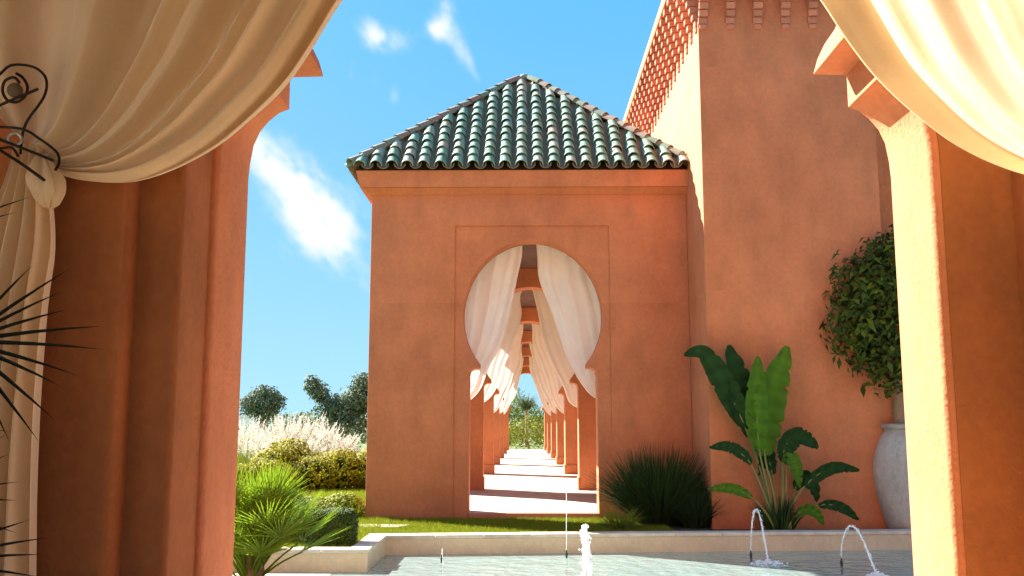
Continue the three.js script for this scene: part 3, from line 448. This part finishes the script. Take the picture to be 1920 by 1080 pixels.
// plumed fountain grasses
{
  const spots = [[-7.25, -25.5, 1.25], [-6.55, -26.4, 1.5], [-5.9, -26.2, 1.5], [-5.25, -25.6, 1.3], [-4.75, -24.9, 1.05], [-6.9, -27.6, 1.55], [-7.8, -27, 1.5], [-5.6, -24.6, 1.0], [-6.5, -24.8, 1.05]];
  const where = ['nearest the shaded pillar', 'tall, between two others behind the yellow hedge', 'tall and central in its row', 'right of the row’s centre, before the olive tree', 'nearest the pavilion, low and leaning', 'rearmost, below the round olive tree', 'half hidden by the foreground pillar', 'low, in front of its row towards the pavilion', 'low, in front of its row towards the pillar'];
  spots.forEach(([x, z, h], i) => {
    const t = thing('fountain_grass', 'pale plumed fountain grass clump, ' + where[i], 'ornamental grass', [x, 0, z], 'plumed grasses behind the hedges');
    part('foliage', blades(700, around(0, 0, 0.3, 0, h * 1.0, 0.1, 0.75), 70 + i, { w: 0.014, droop: 0.8 }), G.pale, t);
    const r = rng(90 + i), pos = [], idx = [], col = [];
    for (let k = 0; k < 105; k++) {                                    // each plume is a soft spindle of hairs at the end of its stem
      const a = r() * 6.283, lean = 0.15 + 0.6 * r(), L = h * (0.85 + 0.4 * r()), dx = Math.cos(a) * lean + 0.12, dz = Math.sin(a) * lean, uy = Math.sqrt(Math.max(0.1, 1 - lean * lean));
      for (let m = 0; m < 26; m++) {
        const s = 0.72 + 0.3 * m / 26, dr = s * s * 0.24 * lean, px = dx * L * s * 0.9, py = uy * L * s - dr * L * 0.8, pz = dz * L * s * 0.9, q = 0.05 * Math.sin(Math.PI * clamp((m + 2) / 29)), o = pos.length / 3, e = r() * 6.28, f = (r() - 0.2) * 0.05;
        pos.push(px, py, pz, px + Math.cos(e) * q + dx * 0.03, py + f + 0.02, pz + Math.sin(e) * q, px + dx * 0.04, py + 0.035, pz + 0.006); idx.push(o, o + 1, o + 2); const kk = 0.85 + 0.3 * r(); for (let j = 0; j < 3; j++) col.push(kk, kk, kk);
      }
    }
    part('plume', geo(pos, idx, null, col), G.plume, t);
  });
}
// hedges: soft clipped masses of small leaves over a dark body of twigs
function hedge(name, label, cat, boxes, n, size, mat, seed) {
  const t = thing(name, label, cat, [boxes[0][0], 0, boxes[0][1]]), bx = boxes[0][0], bz = boxes[0][1], core = [];
  for (const [x, z, hx, hz, h] of boxes) core.push(new RoundedBoxGeometry(hx * 1.7, h * 0.85, hz * 1.7, 2, 0.08).translate(x - bx, h * 0.42, z - bz));
  part('twigs', join(core), G.shade, t);
  part('foliage', leaves(n, (r) => { const [x, z, hx, hz, h] = boxes[Math.floor(r() * boxes.length)]; let a = 2 * r() - 1, b = 2 * r() - 1, c = r(); const f = r() * (hx * h + hz * h * 1 + 2 * hx * hz); let n3; if (f < hx * h) { b = 1; n3 = [0, 0.2, 1]; } else if (f < hx * h + hz * h) { a = r() < 0.5 ? -1 : 1; n3 = [a, 0.2, 0]; } else { c = 1; n3 = [0, 1, 0]; } const k = 0.84 + 0.24 * fbm((x + a * hx) * 2.2, c * h * 2.5 + seed, (z + b * hz) * 2.2, 3) + 0.05 * r(); const rd = 1 - 0.14 * Math.pow(Math.abs(c === 1 ? Math.max(Math.abs(a), Math.abs(b)) : c), 6); return [x - bx + a * hx * k * rd * 1.02, c * h * k * rd + 0.02, z - bz + b * hz * k * rd * 1.02, ...n3]; }, size, seed), mat, t);
  return t;
}
function mounds(name, label, cat, [x0, z0], lobes, n, size, mat, seed) {
  const t = thing(name, label, cat, [x0, 0, z0]), core = lobes.map(([x, y, z, a, b, c]) => new THREE.SphereGeometry(1, 14, 10).scale(a * 0.66, b * 0.66, c * 0.66).translate(x, y, z));
  part('twigs', join(core), G.shade, t); part('foliage', leaves(n, blob(lobes, 0.25, 0.16, seed), size, seed, 0.4, 0.55, 0.3), mat, t); return t;
}
function row(x0, x1, z, n, h, w, seed) { const r = rng(seed), L = []; for (let i = 0; i < n; i++) { const k = 0.8 + 0.4 * r(); L.push([mix(x0, x1, (i + 0.5) / n) + (r() - 0.5) * 0.2, h * k * 0.45, z + (r() - 0.5) * w * 0.7, (x1 - x0) / n * 0.85, h * k * 0.58, w * 0.6]); } return L; }
mounds('hedge', 'mounded yellow-green hedge with a dark shaded front beside the pavilion wall', 'hedge', [-3.9, -21.8], row(-1.9, 1.7, 0, 5, 0.88, 1.1, 3).concat(row(-1.9, 1.7, -0.7, 5, 0.95, 1.0, 4)), 26000, 0.075, G.hedge, 101);
mounds('hedge', 'loose golden-green hedge directly below the plumed grasses, partly behind the fan palm', 'hedge', [-6.3, -20.6], row(-1.9, 1.3, 0, 5, 0.66, 1.2, 5).concat(row(-1.9, 1.0, -1.2, 4, 0.74, 1.2, 6)), 24000, 0.075, G.hedge, 103);
mounds('ground_cover_shrub', 'low pale green spreading shrub on the lawn behind the clipped box', 'shrub', [-3.4, -15.0], row(-0.9, 0.85, 0, 4, 0.34, 0.8, 7).concat(row(-0.9, 0.6, 0.7, 3, 0.28, 0.7, 8)), 13000, 0.05, G.pale, 107);
hedge('clipped_box', 'small dark clipped box bush at the corner of the pool coping', 'bush', [[-2.27, -11.66, 0.26, 0.24, 0.42]], 5200, 0.038, G.box, 109);
mounds('ground_cover_shrub', 'loose leafy shrub between the fan palm and the clipped box', 'shrub', [-3.3, -12.2], row(-0.7, 0.5, 0, 4, 0.55, 0.7, 9), 9000, 0.06, G.pale, 113);
// lawns
function lawn(name, label, area, n, h, seed, mat) {
  const r = rng(seed), g = blades(5, (q) => [(q() - 0.5) * 0.05, 0, (q() - 0.5) * 0.05, Math.cos(q() * 6.28), Math.sin(q() * 6.28), h * (0.6 + 0.6 * q()), 0.2 + 0.5 * q()], seed + 1, { w: 0.006, seg: 2, tone: 0.25 }), o = new THREE.InstancedMesh(g, mat, n), m = new THREE.Matrix4(), q = new THREE.Quaternion(), up = new THREE.Vector3(0, 1, 0), c = new THREE.Color();
  for (let i = 0; i < n; i++) { const [x, z] = area(r), s = 0.7 + 0.6 * r(), k = 0.8 + 0.4 * r() + 0.3 * (fbm(x * 1.5, z * 1.5, 3, 3) - 0.5); m.compose(new THREE.Vector3(x, 0, z), q.setFromAxisAngle(up, r() * 6.28), new THREE.Vector3(s, s * (0.7 + 0.6 * r()), s)); o.setMatrixAt(i, m); o.setColorAt(i, c.setRGB(k * (0.95 + 0.25 * r()), k, k * 0.9)); }
  o.name = numbered(name); scene.add(o); tag(o, label, 'grass'); o.userData.kind = 'stuff'; return o;
}
lawn('grass', 'strip of short green grass between the pool coping and the pavilion', (r) => { const x = mix(-1.95, 2.0, r()), z0 = -12.3 - 0.24 - (x + 1.72) * 0.089; return [x, mix(z0 - 0.02, -14.98, r())]; }, 16000, 0.055, 131, G.grass);
lawn('grass', 'patch of lawn at the pavilion corner by the stepped pool edge', (r) => [mix(-3.6, -1.98, r()), mix(-11.2, -15.2, r())], 12000, 0.06, 141, G.grass);
lawn('grass', 'garden lawn running back between the hedges and the pavilion', (r) => [mix(-9, -2.45, Math.pow(r(), 0.6)), mix(-11.2, -22, r())], 42000, 0.07, 137, G.grass);
// fan palms: every frond is a leaf of its own
function frond(pos, dir, len, blade, spread, n, seed, droop = 0.15, w = 0.03, upright = false) {
  const r = rng(seed), P = [], I = [], Cc = [], D = new THREE.Vector3(...dir).normalize(), S = new THREE.Vector3().crossVectors(D, upright ? new THREE.Vector3(0.1, 0.25, 1) : new THREE.Vector3(0, 1, 0)).normalize(), N = new THREE.Vector3().crossVectors(S, D), hub = new THREE.Vector3(...pos).addScaledVector(D, len), d = new THREE.Vector3(), s = new THREE.Vector3();
  for (let i = 0; i < n; i++) {
    const a = ((i + 0.5) / n - 0.5) * 2 * spread + (r() - 0.5) * 0.08, L = blade * (0.75 + 0.25 * Math.cos(a * 0.9)) * (0.85 + 0.3 * r()); d.copy(D).multiplyScalar(Math.cos(a)).addScaledVector(S, Math.sin(a)).addScaledVector(N, 0.12 * (r() - 0.3)).normalize(); s.crossVectors(d, N).normalize();
    const k = 0.8 + 0.4 * r();
    for (const side of [-1, 1]) { const o = P.length / 3; for (let j = 0; j <= 4; j++) { const t = j / 4, ww = w * Math.sin(Math.PI * (0.12 + 0.88 * (1 - t)) * 0.55) * (1 - t * 0.3) * (t === 1 ? 0.05 : 1), sag = droop * L * t * t; const x = hub.x + d.x * L * t, y = hub.y + d.y * L * t - sag, z = hub.z + d.z * L * t; P.push(x, y, z, x + side * s.x * ww + N.x * ww * 0.5, y + side * s.y * ww + N.y * ww * 0.5, z + side * s.z * ww + N.z * ww * 0.5); for (let q = 0; q < 2; q++) Cc.push(k, k, k * 0.95); if (j) { const b = o + j * 2; side > 0 ? I.push(b - 2, b - 1, b, b, b - 1, b + 1) : I.push(b - 2, b, b - 1, b, b + 1, b - 1); } } }
  }
  const pet = tube([pos, [mix(pos[0], hub.x, 0.5), mix(pos[1], hub.y, 0.5) + 0.02, mix(pos[2], hub.z, 0.5)], [hub.x, hub.y, hub.z]], (t) => 0.011 - 0.004 * t, 5, 5), pp = pet.attributes.position, base = P.length / 3;
  for (let i = 0; i < pp.count; i++) { P.push(pp.getX(i), pp.getY(i), pp.getZ(i)); Cc.push(0.9, 0.9, 0.7); } for (const i of pet.index.array) I.push(base + i);
  return geo(P, I, null, Cc);
}
{
  const t = thing('fan_palm', 'bushy bright green fan palm beside the foreground pillar and pool corner', 'palm', [-2.42, 0, -8.75]), r = rng(151);
  for (let i = 0; i < 62; i++) { const a = r() * 6.283, e = 0.25 + 1.25 * Math.sqrt(r()), ce = Math.cos(e), L = 0.26 + 0.36 * r(); part('frond', frond([Math.cos(a) * 0.08, 0.05 + 0.15 * r(), Math.sin(a) * 0.08], [Math.cos(a) * ce, Math.sin(e), Math.sin(a) * ce], L, 0.46, 1.25, 24, 200 + i, 0.06, 0.0105), G.palm, t); }
  part('trunk', tube([[0, -0.05, 0], [0.02, 0.12, 0], [0, 0.28, 0]], (s) => 0.12 - 0.03 * s, 6, 8), M.bark, t);
}
{ // the dark palm at the edge of the arcade
  const t = thing('potted_palm', 'dark spiky palm leaning in before the shaded cream curtain tail', 'palm', [-2.55, 0, -3.75]);
  const F = [[[0.02, 2.1, 0], [0.9, 0.35, 0.05], 0.05, 0.5, 0.10, 4], [[0.1, 1.74, 0], [1, 0.0, -0.1], 0.22, 0.5, 1.1, 11], [[0.02, 1.55, 0.05], [0.8, -0.6, 0], 0.16, 0.36, 0.7, 6], [[0.05, 1.12, 0], [1, 0.03, 0.05], 0.12, 0.45, 1.0, 9], [[0.02, 0.9, 0], [1, -0.05, 0.0], 0.2, 0.5, 0.55, 7], [[0, 1.6, 0], [-0.8, 0.5, 0.2], 0.3, 0.45, 1.4, 14], [[0, 1.8, 0], [-0.2, 0.8, 0.6], 0.3, 0.45, 1.4, 14], [[0, 1.3, 0], [-0.7, 0.1, -0.6], 0.3, 0.45, 1.4, 14]];
  F.forEach(([p, d, l, b, s, n], i) => part('frond', frond(p, d, l, b, s, n, 300 + i, 0.06, 0.0105, i < 5), G.palmDark, t));
  part('trunk', tube([[0, 0.4, 0], [-0.02, 1.2, 0], [0, 2.05, 0]], (s) => 0.05 - 0.02 * s, 10, 8), M.bark, t);
  part('pot', new THREE.LatheGeometry([[0, 0.05], [0.17, 0.05], [0.2, 0.08], [0.24, 0.3], [0.26, 0.45], [0.28, 0.47], [0.28, 0.5], [0.24, 0.5], [0.23, 0.44], [0, 0.44]].map((p) => new THREE.Vector2(...p)), 32), M.pot, t);
}
// spiky shrubs in the corner between pavilion and tower
{
  const t = thing('spiky_shrub', 'dark spiky shrub with arching blades at the foot of the pavilion wall', 'shrub', [1.95, 0, -14.25]);
  part('foliage', blades(2600, around(0, 0, 0.28, 0, 1.15, 0.05, 0.72), 401, { w: 0.024, droop: 0.5, seg: 4, tone: 0.4 }), G.sago, t);
  const u = thing('grass_clump', 'low yellow-green grass clump beside the arch threshold', 'ornamental grass', [1.32, 0, -13.5]);
  part('foliage', blades(420, around(0, 0, 0.12, 0, 0.46, 0.2, 0.85), 403, { w: 0.014, droop: 0.9, seg: 4 }), G.pale, u);
  const v = thing('spiky_shrub', 'lower dark shrub tucked against the corner of the tower', 'shrub', [2.42, 0, -13.85]);
  part('foliage', blades(1300, around(0, 0, 0.14, 0, 0.6, 0.05, 0.65), 405, { w: 0.03, droop: 0.6, seg: 4, tone: 0.4 }), G.dark, v);
}
// broad-leaved plant in front of the tower: every leaf its own part
{
  const t = thing('banana_plant', 'tall broad-leaved plant with upright paddle leaves against the tower wall', 'plant', [3.43, 0, -13.25]);
  const leaf = (path, stem, width, seed, mat, twist = 0, fold = 0.25) => {   // path from the base of the stem to the tip; the blade starts at share stem
    const c = curve3(path.map(([x, y, z]) => [x - 3.43, y, z + 13.25])), r = rng(seed), pos = [], idx = [], col = [], n = 40, p = new THREE.Vector3(), d = new THREE.Vector3(), s = new THREE.Vector3(), N = new THREE.Vector3(), k = 7;
    for (let i = 0; i <= n; i++) { const q = i / n, tt = mix(stem, 1, q); c.getPointAt(tt, p); c.getTangentAt(tt, d); s.crossVectors(d, new THREE.Vector3(Math.sin(twist), 0, Math.cos(twist))).normalize(); N.crossVectors(s, d); const torn = [0, 1].map(() => r() < 0.06 ? 0.66 + 0.2 * r() : 1), w = width * Math.pow(Math.sin(Math.PI * Math.pow(clamp(0.02 + 0.965 * q), 0.8)), 0.62);
      for (let j = 0; j <= k; j++) { const e = j / k * 2 - 1, tear = (1 - 0.07 * r() * Math.abs(e)) * (Math.abs(e) > 0.99 ? torn[e > 0 ? 1 : 0] : 1), wav = 0.014 * Math.sin(i * 0.9 + j + seed); pos.push(p.x + s.x * e * w * tear + N.x * (Math.abs(e) * w * fold + wav), p.y + s.y * e * w * tear + N.y * (Math.abs(e) * w * fold + wav), p.z + s.z * e * w * tear + N.z * (Math.abs(e) * w * fold + wav)); const kk = 0.85 + 0.22 * ((i >> 1) * 7 % 3) / 2 + 0.1 * r() + (j === 3 || j === 4 ? 0.22 : 0); col.push(kk * 1.02, kk, kk); } }
    for (let i = 0; i < n; i++) for (let j = 0; j < k; j++) { const a = i * (k + 1) + j; idx.push(a, a + k + 1, a + 1, a + 1, a + k + 1, a + k + 2); }
    const o = part('leaf', geo(pos, idx, null, col), mat, t);
    const sp = []; for (let i = 0; i <= 8; i++) { c.getPointAt(Math.min(1, i / 8 * (stem + 0.35 * (1 - stem))), p); sp.push([p.x, p.y, p.z - 0.004]); }
    const sg = tube(sp, (q) => 0.024 - 0.017 * q, 16, 7); sg.setAttribute('color', new THREE.Float32BufferAttribute(new Float32Array(sg.attributes.position.count * 3).fill(1), 3)); part('stalk', sg, G.stem, o);
  };
  const Z = -13.25;
  leaf([[3.43, 0, Z], [3.36, 0.55, Z], [3.27, 1.0, Z], [3.33, 1.7, Z - 0.03], [3.62, 2.5, Z + 0.05]], 0.40, 0.255, 1, G.banana, 0.25);
  leaf([[3.40, 0, Z], [3.28, 0.6, Z + 0.02], [3.18, 1.15, Z + 0.05], [3.17, 1.7, Z + 0.08], [3.21, 2.36, Z + 0.05]], 0.46, 0.16, 2, G.banana, -0.4);
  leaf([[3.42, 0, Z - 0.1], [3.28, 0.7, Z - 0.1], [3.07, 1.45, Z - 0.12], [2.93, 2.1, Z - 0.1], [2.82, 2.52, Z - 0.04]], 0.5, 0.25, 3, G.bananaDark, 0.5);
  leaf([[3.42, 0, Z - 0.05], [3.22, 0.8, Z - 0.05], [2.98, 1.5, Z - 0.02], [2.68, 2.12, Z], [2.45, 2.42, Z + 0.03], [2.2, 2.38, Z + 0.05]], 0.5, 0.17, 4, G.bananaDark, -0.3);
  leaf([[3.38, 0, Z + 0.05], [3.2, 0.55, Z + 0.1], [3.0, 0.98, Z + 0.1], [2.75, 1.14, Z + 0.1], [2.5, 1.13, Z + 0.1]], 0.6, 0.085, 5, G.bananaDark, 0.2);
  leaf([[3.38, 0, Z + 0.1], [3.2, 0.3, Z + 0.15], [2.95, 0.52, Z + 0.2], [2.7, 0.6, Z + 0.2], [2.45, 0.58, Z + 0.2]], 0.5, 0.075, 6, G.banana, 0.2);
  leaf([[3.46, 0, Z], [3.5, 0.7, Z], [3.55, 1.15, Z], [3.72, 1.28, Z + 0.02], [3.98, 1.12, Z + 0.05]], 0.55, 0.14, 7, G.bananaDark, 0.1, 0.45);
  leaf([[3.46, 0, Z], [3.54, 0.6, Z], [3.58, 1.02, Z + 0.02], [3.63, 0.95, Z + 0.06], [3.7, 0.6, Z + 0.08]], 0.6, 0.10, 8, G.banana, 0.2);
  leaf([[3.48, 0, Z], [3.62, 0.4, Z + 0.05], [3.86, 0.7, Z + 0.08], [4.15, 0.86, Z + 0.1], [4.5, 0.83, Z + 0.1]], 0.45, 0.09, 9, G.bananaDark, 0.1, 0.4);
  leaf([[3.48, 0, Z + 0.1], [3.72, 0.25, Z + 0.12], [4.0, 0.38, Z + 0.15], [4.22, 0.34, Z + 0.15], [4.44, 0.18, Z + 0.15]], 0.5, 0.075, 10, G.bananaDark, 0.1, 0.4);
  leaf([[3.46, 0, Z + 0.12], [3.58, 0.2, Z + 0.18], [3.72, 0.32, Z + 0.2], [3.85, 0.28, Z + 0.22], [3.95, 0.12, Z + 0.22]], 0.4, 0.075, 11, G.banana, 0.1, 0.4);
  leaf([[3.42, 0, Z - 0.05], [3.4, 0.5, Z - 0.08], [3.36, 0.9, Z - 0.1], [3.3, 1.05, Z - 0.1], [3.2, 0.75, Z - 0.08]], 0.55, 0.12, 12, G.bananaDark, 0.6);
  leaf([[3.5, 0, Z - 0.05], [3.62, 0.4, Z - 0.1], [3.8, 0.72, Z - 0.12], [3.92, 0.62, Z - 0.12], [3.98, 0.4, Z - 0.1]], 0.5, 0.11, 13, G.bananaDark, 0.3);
  part('foliage', blades(160, around(0, 0, 0.16, 0, 0.5, 0.05, 0.5), 411, { w: 0.05, seg: 3 }), G.sago, t);
}
// the potted tree
{
  const p = thing('jar_planter', 'big weathered grey clay jar planter beside the white sunlit pillar', 'planter', [5.3, 0, -13.5]);
  const prof = [[0, 0], [0.27, 0], [0.31, 0.02], [0.37, 0.2], [0.435, 0.45], [0.465, 0.68], [0.465, 0.86], [0.43, 1.06], [0.36, 1.24], [0.305, 1.33], [0.29, 1.36], [0.30, 1.375], [0.325, 1.385], [0.335, 1.41], [0.325, 1.44], [0.29, 1.445], [0.26, 1.42], [0.25, 1.36], [0, 1.35]];
  part('jar', new THREE.LatheGeometry(new THREE.SplineCurve(prof.map((q) => new THREE.Vector2(...q))).getPoints(70), 48), M.pot, p);
  part('soil', new THREE.CircleGeometry(0.25, 24).rotateX(-Math.PI / 2).translate(0, 1.375, 0), M.soil, p);
  const t = thing('ficus_tree', 'dark glossy round-headed tree growing in the grey clay jar', 'tree', [5.3, 1.37, -13.5]);
  const lobes = [[0, 1.65, 0, 0.8, 0.95, 0.62], [-0.55, 1.95, 0.1, 0.48, 0.5, 0.45], [-0.62, 1.4, 0.15, 0.5, 0.5, 0.42], [-0.3, 0.95, 0.2, 0.45, 0.45, 0.4], [0.1, 2.45, 0, 0.5, 0.4, 0.4], [0.6, 1.7, 0.1, 0.5, 0.6, 0.45], [0.3, 1.0, 0.1, 0.5, 0.45, 0.4], [-0.2, 2.3, 0.1, 0.42, 0.4, 0.4]];
  const gs = [tube([[-0.1, -0.05, 0.05], [-0.09, 0.3, 0.04], [-0.05, 0.8, 0.02], [0, 1.4, 0]], (s) => 0.095 - 0.03 * s, 12, 10)]; for (const l of lobes) gs.push(branch(t, [[-0.04, 0.75, 0], [l[0] * 0.4, mix(0.8, l[1], 0.6), l[2] * 0.4], [l[0], l[1], l[2]]], 0.035, 0.01));
  part('trunk', join(gs), M.bark, t);
  part('crown', leaves(6000, (r) => { const q = blob(lobes, 0.75, 0.5, 17)(r); return q && (q[2] - 13.5 < -13.62 && q[0] + 5.3 < 5.2) ? null : q; }, 0.13, 421, 0.55, 0.42, 0.8), G.ficus, t);
}

// ---------------------------------------------------------------- fountain jets
function jet(label, path, nozzle, r0, seed, splash, drops = 60) {
  const t = thing('fountain_jet', label, 'fountain jet', [nozzle[0], -0.18, nozzle[1]]), r = rng(seed), off = (p) => [p[0] - nozzle[0], p[1] + 0.18, p[2] - nozzle[1]], c = curve3(path.map(off)), pts = [];
  for (let i = 0; i <= 40; i++) { const p = c.getPointAt(i / 40); pts.push([p.x + (r() - 0.5) * 0.006, p.y + (r() - 0.5) * 0.006, p.z]); }
  const gs = [tube(pts, (s) => r0 * (0.35 + 0.25 * s + 0.9 * Math.max(0, vnoise(s * 46, seed) - 0.45)), 90, 7)], q = new THREE.Vector3();
  const bead = (x, y, z, k) => gs.push(new THREE.IcosahedronGeometry(k, 1).scale(1, 1.3, 1).translate(x, y, z));
  for (let i = 0; i < drops; i++) { c.getPointAt(Math.pow(r(), 0.6), q); const e = r0 * (0.3 + 1.9 * r() * r()), a = r() * 6.28; bead(q.x + Math.cos(a) * e, q.y + (r() - 0.5) * 0.03, q.z + Math.sin(a) * e, r0 * (0.15 + 0.3 * r())); }
  part('water_arc', join(gs.map((g) => { g.deleteAttribute('color'); return g; })), M.spray, t);
  part('nozzle', new THREE.LatheGeometry([[0, -0.4], [0.014, -0.4], [0.014, 0.03], [0.017, 0.035], [0.017, 0.05], [0.009, 0.06], [0.008, 0.09], [0.004, 0.092], [0.004, 0.08], [0, 0.08]].map((p) => new THREE.Vector2(...p)), 14), M.nozzle, t);
  if (splash) { const g = [], e = c.getPointAt(1); for (let i = 0; i < 150; i++) { const a = r() * 6.28, d = splash * Math.pow(r(), 1.3), k = 0.004 + 0.011 * r() * (1 - d / splash * 0.6); g.push(new THREE.IcosahedronGeometry(k, 1).scale(1.6, 0.8 + r() * 0.5, 1.4).translate(e.x + Math.cos(a) * d, 0.004 + 0.05 * Math.pow(r(), 3) * (1 - d / splash), e.z + Math.sin(a) * d)); } part('splash', join(g), M.spray, t); }
}
jet('tall narrow arching jet before the banana plant, foaming where it lands', [[2.77, -0.1, -12.1], [2.775, 0.2, -12.03], [2.80, 0.40, -11.94], [2.82, 0.40, -11.86], [2.84, 0.2, -11.76], [2.86, -0.18, -11.6]], [2.77, -12.1], 0.0135, 501, 0.24, 240);
jet('arching jet nearest the white sunlit pillar', [[3.66, -0.1, -11.45], [3.665, 0.1, -11.4], [3.70, 0.27, -11.28], [3.735, 0.28, -11.16], [3.76, 0.15, -10.98], [3.785, -0.18, -10.66]], [3.66, -11.45], 0.0135, 503, 0.12, 240);
jet('broad frothy white jet rising in front of the grass strip', [[0.60, -0.1, -9.9], [0.597, 0.2, -9.85], [0.59, 0.41, -9.7], [0.595, 0.44, -9.6], [0.605, 0.35, -9.5], [0.62, 0.1, -9.38], [0.63, -0.18, -9.28]], [0.60, -9.9], 0.026, 505, 0.1, 320);
jet('thin faint jet rising behind the frothy white one', [[0.52, -0.1, -12.1], [0.52, 0.3, -12.05], [0.518, 0.56, -11.98], [0.515, 0.6, -11.94]], [0.52, -12.1], 0.005, 507, 0, 30);
jet('low spent jet near the stepped corner of the pool', [[-0.97, -0.1, -11.65], [-0.968, -0.03, -11.63], [-0.96, -0.02, -11.60], [-0.955, -0.1, -11.57], [-0.95, -0.18, -11.55]], [-0.97, -11.65], 0.004, 509, 0, 4);

renderer.render(scene, camera);
